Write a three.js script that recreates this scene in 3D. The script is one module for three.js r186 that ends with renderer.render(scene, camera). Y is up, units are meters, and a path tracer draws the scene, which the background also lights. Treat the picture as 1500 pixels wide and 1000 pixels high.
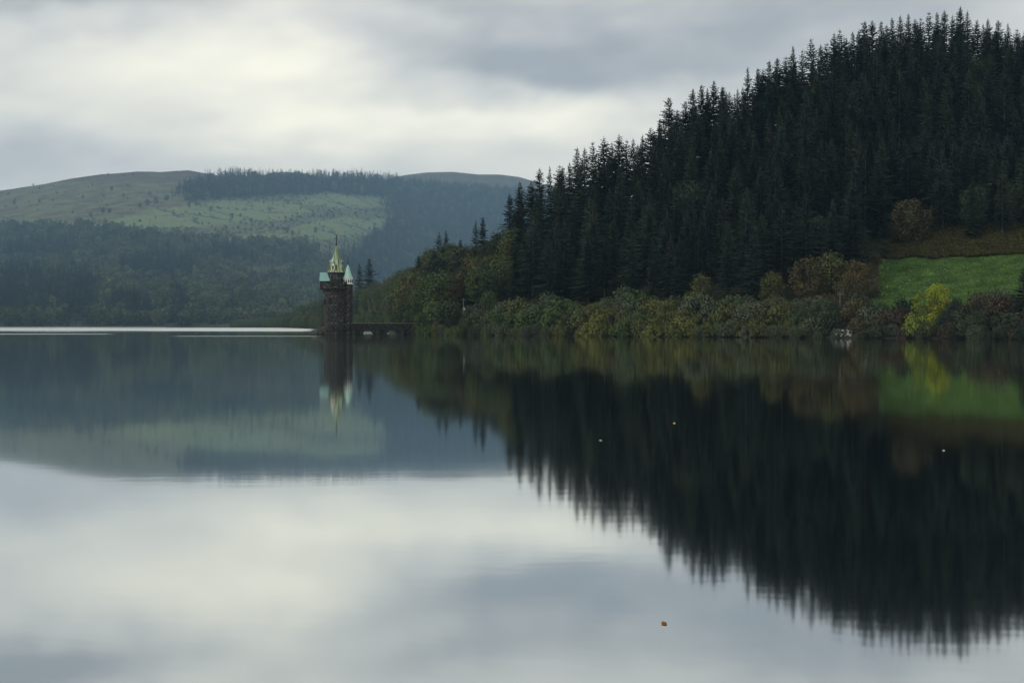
import * as THREE from 'three';
import { mergeGeometries } from 'three/addons/utils/BufferGeometryUtils.js';
import { createNoise2D, createNoise3D } from 'simplex-noise';

// ---------- seeded randomness and noise ----------
function rng(seed) { let a = seed | 0; return () => { a = (a + 0x6d2b79f5) | 0; let t = Math.imul(a ^ (a >>> 15), 1 | a); t = (t + Math.imul(t ^ (t >>> 7), 61 | t)) ^ t; return ((t ^ (t >>> 14)) >>> 0) / 4294967296; }; }
const n2 = createNoise2D(rng(11)), n3 = createNoise3D(rng(12));
const fbm2 = (x, y, o = 4) => { let s = 0, a = 0.5, f = 1; for (let i = 0; i < o; i++) { s += a * n2(x * f + i * 17.3, y * f - i * 9.1); a *= 0.5; f *= 2.03; } return s; };
const fbm3 = (x, y, z, o = 4) => { let s = 0, a = 0.5, f = 1; for (let i = 0; i < o; i++) { s += a * n3(x * f + i * 13.7, y * f, z * f - i * 7.9); a *= 0.5; f *= 2.03; } return s; };
const clamp = (x, a = 0, b = 1) => Math.min(b, Math.max(a, x));
const smooth = (a, b, x) => { const t = clamp((x - a) / (b - a)); return t * t * (3 - 2 * t); };
const lerp = (a, b, t) => a + (b - a) * t;
const table = (rows, x, c = 1) => { if (x <= rows[0][0]) return rows[0][c]; for (let i = 1; i < rows.length; i++) if (x <= rows[i][0]) return lerp(rows[i - 1][c], rows[i][c], (x - rows[i - 1][0]) / (rows[i][0] - rows[i - 1][0])); return rows[rows.length - 1][c]; };
const srgb = (r, g, b) => [r, g, b].map((v) => { v /= 255; return v <= 0.04045 ? v / 12.92 : ((v + 0.055) / 1.055) ** 2.4; });

// ---------- camera: eye 3.2 m above the lake, level, 50 mm-like lens ----------
const scene = new THREE.Scene();
const EYE = 3.18, F = 2000, HZ = 476;               // bearings are named by 1500-wide picture columns from here on: column 750 is straight ahead
const camera = new THREE.PerspectiveCamera(2 * Math.atan(500 / F) * 180 / Math.PI, 1.5, 0.5, 20000);
camera.position.set(0, EYE, 0); camera.lookAt(0, EYE, -100);
camera.setViewOffset(1500, 1000, 0, 500 - HZ, 1500, 1000);

// ---------- sky: layered overcast, soft bright breaks ----------
const SUN = new THREE.Vector3(-0.72, 0.52, 0.22).normalize();
{
  const W = 2048, H = 1024, data = new Float32Array(W * H * 4);
  // [column, row, half width, half height, slope, lift] of the large banks of cloud
  const banks = [[30, 15, 160, 48, 0.05, -0.62], [260, 8, 120, 30, 0.1, -0.18], [60, 178, 150, 34, 0, 0.16], [420, 120, 120, 90, 0, 0.34], [220, 110, 170, 60, 0, 0.26], [690, 178, 230, 30, 0.02, 0.42],
    [470, 205, 200, 45, 0, 0.2], [700, 40, 200, 60, 0.25, -0.34], [800, 118, 170, 30, 0.18, -0.34], [980, 95, 200, 50, 0, -0.3], [1250, 60, 330, 110, 0, -0.34], [1000, 10, 300, 50, 0, -0.2], [920, 165, 120, 25, 0, 0.22], [20, 245, 180, 50, 0, -0.36], [200, 235, 200, 25, 0, -0.06], [640, 238, 150, 22, 0, 0.05],
    [330, -60, 130, 40, 0, 0.1], [60, -70, 140, 50, 0, -0.12], [700, -70, 260, 60, 0, -0.1], [1400, -20, 260, 60, 0, -0.05]];
  const dark = srgb(162, 167, 172), mid = srgb(214, 214, 209), light = srgb(255, 251, 233);
  for (let j = 0; j < H; j++) {
    const el = ((j + 0.5) / H - 0.5) * Math.PI;
    for (let i = 0; i < W; i++) {
      const th = ((i + 0.5) / W - 0.5) * 2 * Math.PI, o = (j * W + i) * 4;
      const e = Math.max(el, 0), x = Math.cos(e) * Math.cos(th), y = Math.sin(e), z = Math.cos(e) * Math.sin(th);
      // the cloud sheet seen from below: features flatten towards the horizon
      const k = 1 / (y + 0.16), wx = fbm3(x * k * 0.8, 3.1, z * k * 0.8, 3), wz = fbm3(x * k * 0.8, 9.7, z * k * 0.8, 3);
      let b = 0.52 + 0.42 * fbm3(x * k * 0.55 + wx * 0.5, 1.3, z * k * 0.55 + wz * 0.5, 4) + 0.10 * fbm3(x * 9, y * 26, z * 9, 3);
      const az = Math.atan2(x, -z), ax = 750 + az * F, ay = HZ - e * F;
      if (Math.abs(az) < 1.2 && e < 0.6) {
        const px = ax + 60 * fbm3(x * 11, y * 22, z * 11, 4), py = ay + 34 * fbm3(x * 9 + 7, y * 26, z * 9, 5);
        let s = 0;
        for (const [cx, cy, rx, ry, sl, a] of banks) { const dx = (px - cx) / rx, dy = (py - cy - sl * (px - cx)) / ry, d = dx * dx + dy * dy; if (d < 9) s += a * Math.exp(-d); }
        b = lerp(b, 0.62 + 0.28 * fbm3(x * 9 + y * 5 + wx * 0.3, y * 30 - x * 5, z * 9, 5) , 0.72 * Math.exp(-((az / 0.5) ** 4) - (e / 0.38) ** 4)) + s;
      }
      const glow = Math.exp(-((Math.acos(clamp(x * SUN.x + y * SUN.y + z * SUN.z, -1, 1)) / 0.55) ** 2));
      b = clamp(b + 0.25 * glow, 0, 1.25);
      for (let c = 0; c < 3; c++) data[o + c] = el < 0 ? 0.06 : 1.2 * (b < 0.5 ? lerp(dark[c], mid[c], smooth(0, 0.5, b) * 0.5 + b) : lerp(mid[c], light[c], (b - 0.5) * 2));
      data[o + 3] = 1;
    }
  }
  const t = new THREE.DataTexture(data, W, H, THREE.RGBAFormat, THREE.FloatType);
  t.mapping = THREE.EquirectangularReflectionMapping; t.magFilter = THREE.LinearFilter; t.wrapS = THREE.RepeatWrapping; t.needsUpdate = true;
  scene.background = t; scene.environment = t;
}
const sun = new THREE.DirectionalLight(new THREE.Color(1, 0.95, 0.86), 1.25);
sun.position.copy(SUN).multiplyScalar(900).add(new THREE.Vector3(0, 0, -420)); sun.target.position.set(0, 0, -420);
sun.castShadow = true; sun.shadow.radius = 30; sun.shadow.mapSize.set(2048, 2048);
Object.assign(sun.shadow.camera, { left: -500, right: 500, top: 500, bottom: -500, near: 1, far: 2500 });
scene.add(sun, sun.target);
const renderer = new THREE.WebGLRenderer({ antialias: true });
renderer.toneMapping = THREE.LinearToneMapping; renderer.toneMappingExposure = 1; renderer.shadowMap.enabled = true;
// damp valley air: far slopes fade to blue
scene.fog = new THREE.FogExp2(new THREE.Color(0.42, 0.70, 1.0), 0.00006);

// ---------- helpers ----------
const taken = new Map();
const numbered = (name) => { const n = taken.get(name) ?? 0; taken.set(name, n + 1); return n ? `${name}_${String(n).padStart(3, '0')}` : name; };
function tag(o, label, category, group, kind) { Object.assign(o.userData, { label, category }); if (group) o.userData.group = group; if (kind) o.userData.kind = kind; return o; }
function thing(name, label, category, [x, y, z], turn = 0, group) { const o = new THREE.Group(); o.name = numbered(name); o.position.set(x, y, z); o.rotation.y = turn; scene.add(o); return tag(o, label, category, group); }
function part(name, geo, m, parent) { const o = new THREE.Mesh(geo, m); o.name = name; o.castShadow = o.receiveShadow = true; parent.add(o); return o; }
function structure(name, geo, m, label, category) { const o = part(numbered(name), geo, m, scene); return tag(o, label, category, null, 'structure'); }
const mat = (r, g, b, o = {}) => new THREE.MeshPhysicalMaterial({ color: new THREE.Color().setRGB(r, g, b), roughness: 0.9, specularIntensity: 0.35, ...o });
const X = (px, D) => (px - 750) / F * D;
const heightAt = (row, D) => (HZ - row) / F * D + EYE;
const rowOf = (h, D) => HZ - (h - EYE) / D * F;
class Soup {   // loose triangles
  constructor() { this.p = []; this.c = []; this.tint = [1, 1, 1]; }
  tri(a, b, c) { this.p.push(...a, ...b, ...c); for (let k = 0; k < 3; k++) this.c.push(...this.tint); }
  quad(a, b, c, d) { this.tri(a, b, c); this.tri(a, c, d); }
  geo(colors = false) {
    const g = new THREE.BufferGeometry(); g.setAttribute('position', new THREE.Float32BufferAttribute(this.p, 3));
    if (colors) g.setAttribute('color', new THREE.Float32BufferAttribute(this.c, 3));
    g.computeVertexNormals(); return g;
  }
}
function limb(pts, radii, sides = 6) {   // a tapered, bent tube
  const pos = [], idx = [], v = new THREE.Vector3(), up = new THREE.Vector3(0, 1, 0), s = new THREE.Vector3(), t = new THREE.Vector3(), d = new THREE.Vector3();
  pts.forEach((p, i) => {
    d.set(...pts[Math.min(i + 1, pts.length - 1)]).sub(v.set(...pts[Math.max(i - 1, 0)])).normalize();
    s.crossVectors(d, Math.abs(d.y) > 0.95 ? new THREE.Vector3(1, 0, 0) : up).normalize(); t.crossVectors(s, d);
    for (let k = 0; k < sides; k++) { const a = k / sides * 2 * Math.PI; pos.push(p[0] + radii[i] * (s.x * Math.cos(a) + t.x * Math.sin(a)), p[1] + radii[i] * (s.y * Math.cos(a) + t.y * Math.sin(a)), p[2] + radii[i] * (s.z * Math.cos(a) + t.z * Math.sin(a))); }
    if (i) for (let k = 0; k < sides; k++) { const a = (i - 1) * sides + k, b = (i - 1) * sides + (k + 1) % sides, c = i * sides + k, e = i * sides + (k + 1) % sides; idx.push(a, c, b, b, c, e); }
  });
  const g = new THREE.BufferGeometry(); g.setAttribute('position', new THREE.Float32BufferAttribute(pos, 3)); g.setIndex(idx); g.computeVertexNormals(); return g;
}
const join = (list) => mergeGeometries(list.map((g) => { const h = g.index ? g.toNonIndexed() : g; for (const k of Object.keys(h.attributes)) if (!['position', 'normal', 'uv'].includes(k)) h.deleteAttribute(k); return h; }));
const at = (g, x, y, z, ry = 0, rx = 0, rz = 0) => g.applyMatrix4(new THREE.Matrix4().makeRotationFromEuler(new THREE.Euler(rx, ry, rz, 'YXZ')).setPosition(x, y, z));

// ---------- the lie of the land ----------
const SHORE = [[300, 2420], [330, 2250], [400, 1700], [440, 1350], [480, 1080], [540, 900], [572, 680], [588, 520], [598, 462], [608, 446], [650, 426], [800, 398], [1000, 363], [1250, 330], [1500, 303], [1640, 292]];
const RIDGE = [[300, 2560], [330, 2400], [400, 1880], [440, 1520], [480, 1240], [560, 880], [600, 650], [640, 585], [700, 520], [740, 495], [800, 482], [900, 476], [1000, 482], [1100, 495], [1280, 518], [1400, 528], [1500, 542], [1640, 560]];
const CREST = [[300, 476, 2], [400, 455, 12], [440, 438, 14], [480, 425, 15], [520, 415, 16], [560, 397, 16], [600, 378, 17], [640, 345, 18], [700, 322, 22], [740, 290, 24], [800, 242, 25], [845, 220, 25], [900, 200, 25], [952, 186, 24], [1000, 140, 25], [1045, 120, 25], [1100, 97, 25], [1190, 60, 25], [1280, 32, 25], [1405, 14, 25], [1500, 38, 25], [1640, 60, 25]];
const crestRow = (px) => table(CREST, px, 1);
const crestGround = (px) => heightAt(crestRow(px), table(RIDGE, px)) - table(CREST, px, 2);
function hill(px, D) {
  const t = D - table(SHORE, px), T = table(RIDGE, px) - table(SHORE, px), hr = crestGround(px);
  if (t < 0) return Math.max(-4, t * 0.35);
  const m = smooth(1255, 1300, px), bank = 5.2 * smooth(560, 640, px) + 0.8;
  let h = t < 16 ? bank * smooth(-3, 17, t) : t < 23 ? bank + (t - 16) * 0.06 : 0;
  if (t >= 23) {
    const h0 = bank + 0.42, s = clamp((t - 23) / (T - 23));
    const forest = lerp(h0, hr, s * 0.72 + 0.28 * smooth(0, 1, s));
    const meadow = t < 72 ? lerp(h0, 22.5, (t - 23) / 49) : t < 86 ? lerp(22.5, 30, (t - 72) / 14) : lerp(30, hr, smooth(0, 1, (t - 86) / (T - 86)) * 0.5 + 0.5 * clamp((t - 86) / (T - 86)));
    h = lerp(forest, meadow, m);
    if (t > T) h = hr - (t - T) * 0.12;
    h += (1 - m * (t < 86 ? 0.8 : 0)) * smooth(23, 60, t) * 2.4 * fbm2(X(px, D) / 30, D / 30, 3);
  }
  return h;
}
const FARRIDGE = [[-300, 330], [-150, 305], [0, 279], [60, 270], [100, 262], [150, 255], [200, 251], [235, 252], [275, 249], [320, 257], [400, 262], [450, 262], [530, 261], [580, 266], [620, 271], [700, 278], [760, 284], [900, 320], [1000, 350]];
const farNear = 2350, farDeep = 6000;
const FARNEAR = [[-300, 2350], [430, 2350], [520, 3600], [620, 5400], [1000, 5900]], FARDEEP = [[-300, 7000], [200, 7300], [450, 8000], [620, 9000], [1000, 9200]];
const farOf = (px, s) => lerp(table(FARNEAR, px), table(FARDEEP, px), s), farS = (px, D) => (D - table(FARNEAR, px)) / (table(FARDEEP, px) - table(FARNEAR, px));
function farHill(px, D) {
  const s = farS(px, D);
  if (s < 0) return s * 60;
  const q = Math.min(s, 1), row = lerp(479.2, table(FARRIDGE, px), Math.pow(q, 0.86) + 0.045 * Math.sin(q * 9.5 + px * 0.004) * (1 - q) * smooth(0, 0.15, q));
  let h = heightAt(row, farOf(px, q));
  if (s > 1) h -= (s - 1) * 260;
  return h + smooth(0, 0.08, s) * (9 * fbm2(X(px, D) / 260, D / 260, 4) + 3 * fbm2(X(px, D) / 60, D / 60, 3)) * (1 - 0.75 * smooth(0.8, 1, s));
}
// what grows where on the far slope, as fields and woods marked out by bearing and height
const inside = (poly, x, y) => { let c = false; for (let i = 0, j = poly.length - 1; i < poly.length; j = i++) { const [xi, yi] = poly[i], [xj, yj] = poly[j]; if ((yi > y) !== (yj > y) && x < (xj - xi) * (y - yi) / (yj - yi) + xi) c = !c; } return c; };
const FIELDS = [[[130, 332], [200, 313], [270, 301], [330, 293], [430, 297], [455, 310], [405, 324], [340, 326], [290, 334], [230, 336]], [[440, 286], [480, 283], [560, 290], [575, 300], [520, 306], [440, 299]], [[455, 322], [510, 318], [568, 322], [566, 336], [520, 346], [470, 352], [440, 350], [430, 336]], [[285, 352], [350, 347], [400, 340], [440, 336], [440, 347], [340, 354]]];
const RIDGEWOOD = [[276, 294], [272, 277], [310, 268], [330, 258], [400, 250], [450, 240], [530, 240], [590, 240], [604, 262], [600, 290], [560, 288], [480, 281], [440, 283], [400, 287], [340, 289]];
const SLOPEWOOD = [[600, 258], [640, 240], [760, 240], [900, 300], [900, 430], [480, 430], [500, 385], [555, 348], [585, 328], [577, 292]];
const WOODEDGE = [[-300, 350], [0, 336], [150, 336], [200, 346], [290, 355], [360, 356], [440, 358], [470, 380], [520, 390], [1000, 390]];
const MOOREDGE = [[-300, 345], [0, 330], [100, 326], [170, 320], [240, 306], [285, 297], [300, 262], [1000, 200]];
function farZone(px, row) {
  if (FIELDS.some((p) => inside(p, px, row))) return 'field';
  if (inside(RIDGEWOOD, px, row) || inside(SLOPEWOOD, px, row)) return 'plantation';
  if (row > table(WOODEDGE, px)) return px + 0.8 * (row - 398) > 352 && px < 436 && Math.abs(row - 398 + 0.08 * (px - 390)) < 9 ? 'clearing' : 'wood';
  return row < table(MOOREDGE, px) ? 'moor' : 'scrub';
}
function sheet(cols, rows, place, color) {   // a height field: place(i, j) -> [x, y, z]
  const pos = [], col = [], uv = [], idx = [];
  for (let j = 0; j <= rows; j++) for (let i = 0; i <= cols; i++) { const p = place(i / cols, j / rows); pos.push(...p); col.push(...color(i / cols, j / rows, p)); uv.push(p[0], -p[2]); }
  for (let j = 0; j < rows; j++) for (let i = 0; i < cols; i++) { const a = j * (cols + 1) + i, b = a + cols + 1; idx.push(a, a + 1, b, a + 1, b + 1, b); }
  const g = new THREE.BufferGeometry(); g.setAttribute('position', new THREE.Float32BufferAttribute(pos, 3)); g.setAttribute('color', new THREE.Float32BufferAttribute(col, 3)); g.setAttribute('uv', new THREE.Float32BufferAttribute(uv, 2)); g.setIndex(idx); g.computeVertexNormals(); return g;
}
// mottled grain shared by soil, turf and stone
function grainTexture(size, fn, srgbMap = true) {
  const d = new Uint8Array(size * size * 4);
  for (let y = 0; y < size; y++) for (let x = 0; x < size; x++) { const c = fn(x / size, y / size), o = (y * size + x) * 4; for (let k = 0; k < 3; k++) d[o + k] = clamp(c[k]) * 255; d[o + 3] = 255; }
  const t = new THREE.DataTexture(d, size, size); t.wrapS = t.wrapT = THREE.RepeatWrapping; t.magFilter = THREE.LinearFilter; if (srgbMap) t.colorSpace = THREE.SRGBColorSpace; t.needsUpdate = true; return t;
}
const tileNoise = (u, v, f, s = 0) => n3(Math.cos(u * 6.2832) * f + s, Math.sin(u * 6.2832) * f + Math.cos(v * 6.2832) * f * 1.3, Math.sin(v * 6.2832) * f * 1.3 - s);
const soilGrain = grainTexture(256, (u, v) => { const g = 0.86 + 0.14 * tileNoise(u, v, 9) + 0.10 * tileNoise(u, v, 22, 5) + 0.06 * tileNoise(u, v, 40, 8); return [g, g, g]; });
soilGrain.repeat.set(1 / 14, 1 / 14);

const nearGround = sheet(210, 130, (i, j) => {
  const px = 320 + i * 1300, t0 = table(SHORE, px), D = t0 - 12 + Math.pow(j, 1.25) * (table(RIDGE, px) - t0 + 130);
  return [X(px, D), hill(px, D), -D];
}, (i, j, [x, y, z]) => {
  const px = 750 - x / z * F, t = -z - table(SHORE, px), n = fbm2(x / 9, z / 9, 4), m = fbm2(x / 3, z / 3, 3);
  if (t < 3) return [0.03 + 0.012 * m, 0.03 + 0.012 * m, 0.024 + 0.01 * m];
  if (px > 1279 + 6 * n + Math.max(0, t - 45) * 0.7 && t > 21 && t < 72 + 3 * n) return [0.135 + 0.04 * n + 0.03 * m, 0.235 + 0.06 * n + 0.03 * m, 0.07 + 0.015 * n];
  if (px > 1300 && t > 60 && t < 88) return [0.06 + 0.03 * n, 0.054 + 0.025 * n, 0.026];
  return [0.035 + 0.02 * n, 0.036 + 0.02 * n, 0.018 + 0.01 * n];
});
structure('hill_terrain', nearGround, mat(1, 1, 1, { vertexColors: true, map: soilGrain, roughness: 1 }), 'steep dark wooded hill with a small green meadow above the lake', 'hill');

const hedge = (x, z, w) => { const m = 0.25 * fbm2(x / 300, z / 300, 2); return Math.abs((x * 0.8 - z * 0.6) / 330 + m + 50 - Math.round((x * 0.8 - z * 0.6) / 330 + m + 50)) < w || Math.abs((x * 0.4 + z * 0.92) / 420 + m + 50 - Math.round((x * 0.4 + z * 0.92) / 420 + m + 50)) < w; };
const farGround = sheet(440, 320, (i, j) => { const px = -320 + i * 1320, D = farOf(px, -0.006 + j * 1.15); return [X(px, D), farHill(px, D), -D]; }, (i, j, [x, y, z]) => {
  const px = 750 - x / z * F, D = -z, row = rowOf(y, D), n = fbm2(x / 45, z / 45, 4), m = fbm2(x / 160, z / 160, 3), zone = farS(px, D) > 1 ? 'moor' : farZone(px + 9 * n, row + 4 * n);
  const walls = hedge(x, z, 0.03);
  if (zone === 'field') return walls ? [0.06, 0.07, 0.045] : [0.15 + 0.07 * n + 0.04 * m, 0.20 + 0.07 * n, 0.088 + 0.03 * n];
  if (zone === 'clearing') return [0.075 + 0.07 * n, 0.085 + 0.07 * n, 0.048 + 0.04 * n];
  if (zone === 'moor') { const f = fbm2(x / 24, z / 40, 3), b = smooth(-0.2, 0.3, m + 0.5 * n + 0.3 * f + (row < 266 ? 0.4 : 0)); return [lerp(0.125, 0.078, b) + 0.05 * n + 0.05 * f, lerp(0.145, 0.064, b) + 0.045 * n + 0.05 * f, lerp(0.062, 0.046, b) + 0.02 * f]; }
  if (zone === 'scrub') return [0.10 + 0.08 * n, 0.115 + 0.08 * n, 0.06 + 0.04 * n];
  return [0.04, 0.05, 0.028];
});
const farGrain = soilGrain.clone(); farGrain.repeat.set(1 / 90, 1 / 90); farGrain.needsUpdate = true;
structure('far_hillside', farGround, mat(1, 1, 1, { vertexColors: true, map: farGrain, roughness: 1 }), 'hazy far hillside of pasture, moor and woodland across the lake', 'hill');
const OUTER = [[300, 285], [370, 258], [412, 250], [446, 252], [480, 262], [570, 262], [592, 255], [625, 251], [662, 250], [700, 254], [732, 254], [762, 258], [795, 268], [880, 285], [1000, 300]];
structure('distant_ridge', sheet(140, 24, (i, j) => { const px = 300 + i * 700, D = 9400 + j * 900, q = Math.min(j / 0.6, 1); return [X(px, D), lerp(60, heightAt(table(OUTER, px), 9940), Math.pow(q, 0.8)) - Math.max(0, j - 0.6) * 180 + 6 * fbm2(X(px, D) / 200, D / 200, 3) * (1 - q * 0.8), -D]; }, (i, j, [x, y, z]) => { const n = fbm2(x / 120, z / 120, 4); return [0.09 + 0.03 * n, 0.075 + 0.03 * n, 0.055 + 0.02 * n]; }), mat(1, 1, 1, { vertexColors: true, roughness: 1 }), 'faint blue moorland ridge behind the far hillside', 'ridge');

// ---------- the lake: still water, with wind-ruffled lanes out beyond the tower ----------
{
  const rough = 1024, deep = 2048, d = new Uint8Array(rough * deep * 4), x0 = -1600, x1 = 800, z0 = -6100, z1 = 60;
  const g = sheet(4, 4, (i, j) => [lerp(x0, x1, i), 0, lerp(z1, z0, j)], () => [1, 1, 1]);
  const uv = g.attributes.uv, p = g.attributes.position;
  for (let i = 0; i < uv.count; i++) uv.setXY(i, (p.getX(i) - x0) / (x1 - x0), (z1 - p.getZ(i)) / (z1 - z0));
  for (let y = 0; y < deep; y++) for (let x = 0; x < rough; x++) {
    const wx = lerp(x0, x1, (x + 0.5) / rough), D = -lerp(z1, z0, (y + 0.5) / deep), px = 750 + wx / D * F, o = (y * rough + x) * 4, w = fbm2(wx / 170, D / 60, 3) * 26;
    const lane = (c, hw, l, r) => smooth(hw, hw * 0.55, Math.abs(D + w * (hw / 60) - c)) * smooth(l, l + 60, px) * smooth(r, r - 40, px);
    const a = D > 120 && px > -900 ? Math.max(lane(1180, 520, -900, 470) * (D < 1150 || D > 1290 ? 1 : smooth(-0.1, 0.4, n2(wx / 200, D / 30))), lane(482, 13, -900, 175), lane(389, 4.5, 235, 480), 0.17 * lane(580, 122, 470, 640), lane(1980, 110, -900, 260)) : 0;
    const v = 0.048 + 0.010 * fbm2(wx / 60, D / 30, 3) + 0.50 * a;
    d[o] = d[o + 1] = d[o + 2] = clamp(v) * 255; d[o + 3] = 255;
  }
  const t = new THREE.DataTexture(d, rough, deep); t.magFilter = THREE.LinearFilter; t.needsUpdate = true;
  const ripple = grainTexture(512, (u, v) => { const h = 0.5 + 0.22 * n3(Math.cos(u * 6.2832) * 1.6, Math.sin(u * 6.2832) * 1.6 + 5, Math.cos(v * 6.2832) * 4.2) * 1 + 0.16 * n3(Math.sin(v * 6.2832) * 6.5, Math.cos(v * 6.2832) * 6.5, Math.cos(u * 6.2832) * 2.4 + 9) + 0.10 * tileNoise(u, v, 9, 3); return [h, h, h]; }, false);
  ripple.repeat.set((x1 - x0) / 34, (z1 - z0) / 26);
  structure('lake_water', g, mat(0.60, 0.635, 0.635, { bumpMap: ripple, bumpScale: 0.0006, roughness: 1, roughnessMap: t, metalness: 1, specularIntensity: 1 }), 'still dark lake mirroring the hills and the overcast sky', 'lake');
}

// ---------- trees ----------
const V = (x, y, z) => [x, y, z];
function coniferShape(seed, H, R, bare, o = {}) {
  const r = rng(seed), s = new Soup(), z0 = H * bare, lean = (r() - 0.5) * 0.02;
  const trunk = limb([V(0, -0.6, 0), V(lean * H * 0.3, H * 0.3, 0), V(lean * H * 0.7, H * 0.7, 0), V(lean * H, H * 0.985, 0)], [H * 0.0135, H * 0.0105, H * 0.006, 0.03], 5);
  const step = o.step ?? 0.7, weak = r() * 6.28;
  for (let z = z0; z < H * 0.965; z += step * (0.7 + 0.6 * r()) * (0.55 + 0.55 * (1 - z / H))) {
    const q = (z - z0) / (H - z0), n = q > 0.9 ? 4 : 5 + Math.floor(r() * 2), a0 = r() * 6.28;
    for (let k = 0; k < n; k++) {
      const a = a0 + k / n * 6.28 + (r() - 0.5) * 0.7, side = 1 - 0.28 * Math.max(0, Math.cos(a - weak));
      let L = (R * Math.pow(1 - q, o.power ?? 0.92) * (0.45 + 0.65 * r()) * (0.75 + 0.25 * smooth(0, 0.14, q)) + 0.22 * (1 - q) + 0.06) * side;
      if (r() < 0.05) L *= 1.25; if (r() < 0.07) continue;
      const pitch = lerp(-0.18, 0.55, Math.pow(q, 1.5)) + (r() - 0.5) * 0.25, droop = (o.droop ?? 0.10) * (1 - q * 0.6);
      const ca = Math.cos(a), sa = Math.sin(a), on = (f) => { const l = L * f; return [ca * l * Math.cos(pitch) + lean * z, z + Math.sin(pitch) * l - droop * l * l / Math.max(L, 1) + 0.05 * l, sa * l * Math.cos(pitch)]; };
      const tipw = (0.24 + 0.04 * L) * (1 - 0.6 * q * q), m = Math.max(2, Math.ceil(L / 0.55));
      for (let i = 0; i < m; i++) {
        const f = (i + 0.35) / m, p = on(f), e = on(Math.min(1.05, f + 0.75 / m)), tl = (0.22 * L * (1.15 - f) + 0.26 * (1 - 0.85 * q * q)) * (0.7 + 0.6 * r());
        s.tint = [1, 1, 1].map((c) => c * (0.75 + 0.5 * r()));
        for (const w of [-1, 1]) {
          const dx = -sa * w, dz = ca * w, sag = tl * (0.15 + 0.4 * r());
          const tip = [p[0] + dx * tl + ca * tl * 0.65, p[1] - sag, p[2] + dz * tl + sa * tl * 0.65];
          s.tri([p[0] - ca * tipw, p[1], p[2] - sa * tipw], [e[0], e[1] + 0.04, e[2]], tip);
        }
        if (i === m - 1) s.tri([p[0] - sa * tipw, p[1], p[2] + ca * tipw], [p[0] + sa * tipw, p[1], p[2] - ca * tipw], on(1.08));
        if (r() < 0.55) { const hang = (0.35 + 0.35 * r()) * (1 - 0.8 * q * q); s.tri([p[0] - ca * 0.2, p[1], p[2] - sa * 0.2], [e[0], e[1], e[2]], [p[0] + ca * 0.15, p[1] - hang, p[2] + sa * 0.15]); }
      }
    }
  }
  s.tint = [1, 1, 1];
  s.tri([lean * H - 0.1, H * 0.94, 0], [lean * H + 0.1, H * 0.94, 0.03], [lean * H, H * 1.01, 0]);
  return { trunk, crown: s.geo(true), H };
}
function broadShape(seed, H, R, base, o = {}) {   // base: height where the crown begins
  const r = rng(seed), s = new Soup(), blobs = [], cy = (H + base) / 2, ry = (H - base) / 2, n = o.blobs ?? 30;
  for (let i = 0; i < n; i++) {
    const u = i / n * 2 - 1 + (r() - 0.5) * 0.15, a = i * 2.4 + r(), w = Math.sqrt(Math.max(0, 1 - u * u)) * (0.72 + 0.2 * r()), k = 0.26 + 0.14 * r();
    const up = clamp(u, -1, 1);
    blobs.push([Math.cos(a) * w * R * 0.78, cy + up * ry * 0.78, Math.sin(a) * w * R * 0.78, R * k * (o.clump ?? 1)]);
  }
  const list = [limb([V(0, -0.5, 0), V(0.1, base * 0.6, 0.05), V(-0.1, cy, 0), V(0, H * 0.85, 0.1)], [H * 0.022, H * 0.018, H * 0.011, 0.04], 6)];
  for (let i = 0; i < n; i += 3) { const b = blobs[i], y0 = lerp(base * 0.7, cy, r()); list.push(limb([V(0, y0, 0), V(b[0] * 0.5, lerp(y0, b[1], 0.6), b[2] * 0.5), V(b[0], b[1], b[2])], [H * 0.008, H * 0.006, 0.03], 4)); }
  const leaf = o.leaf ?? 0.42, per = o.per ?? 90, stretch = o.stretch ?? 1;
  for (const [bx, by, bz, br] of blobs) {
    const bt = 0.82 + 0.36 * r();
    for (let i = 0; i < per; i++) {
      const u = r() * 1.75 - 0.75, a = r() * 6.2832, w = Math.sqrt(Math.max(0, 1 - u * u)), rr = br * (0.6 + 0.5 * Math.sqrt(r()));
      const d = [Math.cos(a) * w, u, Math.sin(a) * w], p = [bx + d[0] * rr, by + d[1] * rr * 0.85, bz + d[2] * rr];
      if (p[1] < 0.1) continue;
      const nx = d[0] + (r() - 0.5) * 1.3, ny = d[1] + 0.35 + (r() - 0.5) * 1.2, nz = d[2] + (r() - 0.5) * 1.3, l = Math.hypot(nx, ny, nz) || 1, N = new THREE.Vector3(nx / l, ny / l, nz / l);
      const T = new THREE.Vector3(r() - 0.5, (r() - 0.5) * (stretch > 1 ? 3 : 1), r() - 0.5).cross(N).normalize(), B = new THREE.Vector3().crossVectors(N, T), k = leaf * (0.55 + 0.8 * r()), k2 = k * stretch;
      const q = (x, y, z = 0) => [p[0] + T.x * x + B.x * y + N.x * z, p[1] + T.y * x + B.y * y + N.y * z, p[2] + T.z * x + B.z * y + N.z * z];
      const f = bt * (0.75 + 0.5 * r()), warm = r() < 0.12 ? 1.35 : 1; s.tint = [f * warm, f, f * (warm > 1 ? 0.7 : 1)];
      s.quad(q(-k * 0.5, 0), q(0.1 * k, -k2 * 0.5, -0.1 * k), q(k * 0.55, 0.08 * k), q(-0.05 * k, k2 * 0.5, -0.12 * k));
    }
  }
  return { trunk: join(list), crown: s.geo(true), H };
}
const bark = mat(0.06, 0.05, 0.042), paleBark = mat(0.11, 0.10, 0.085);
const leafM = (r, g, b, o = {}) => mat(r, g, b, { vertexColors: true, side: THREE.DoubleSide, ...o });
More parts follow.
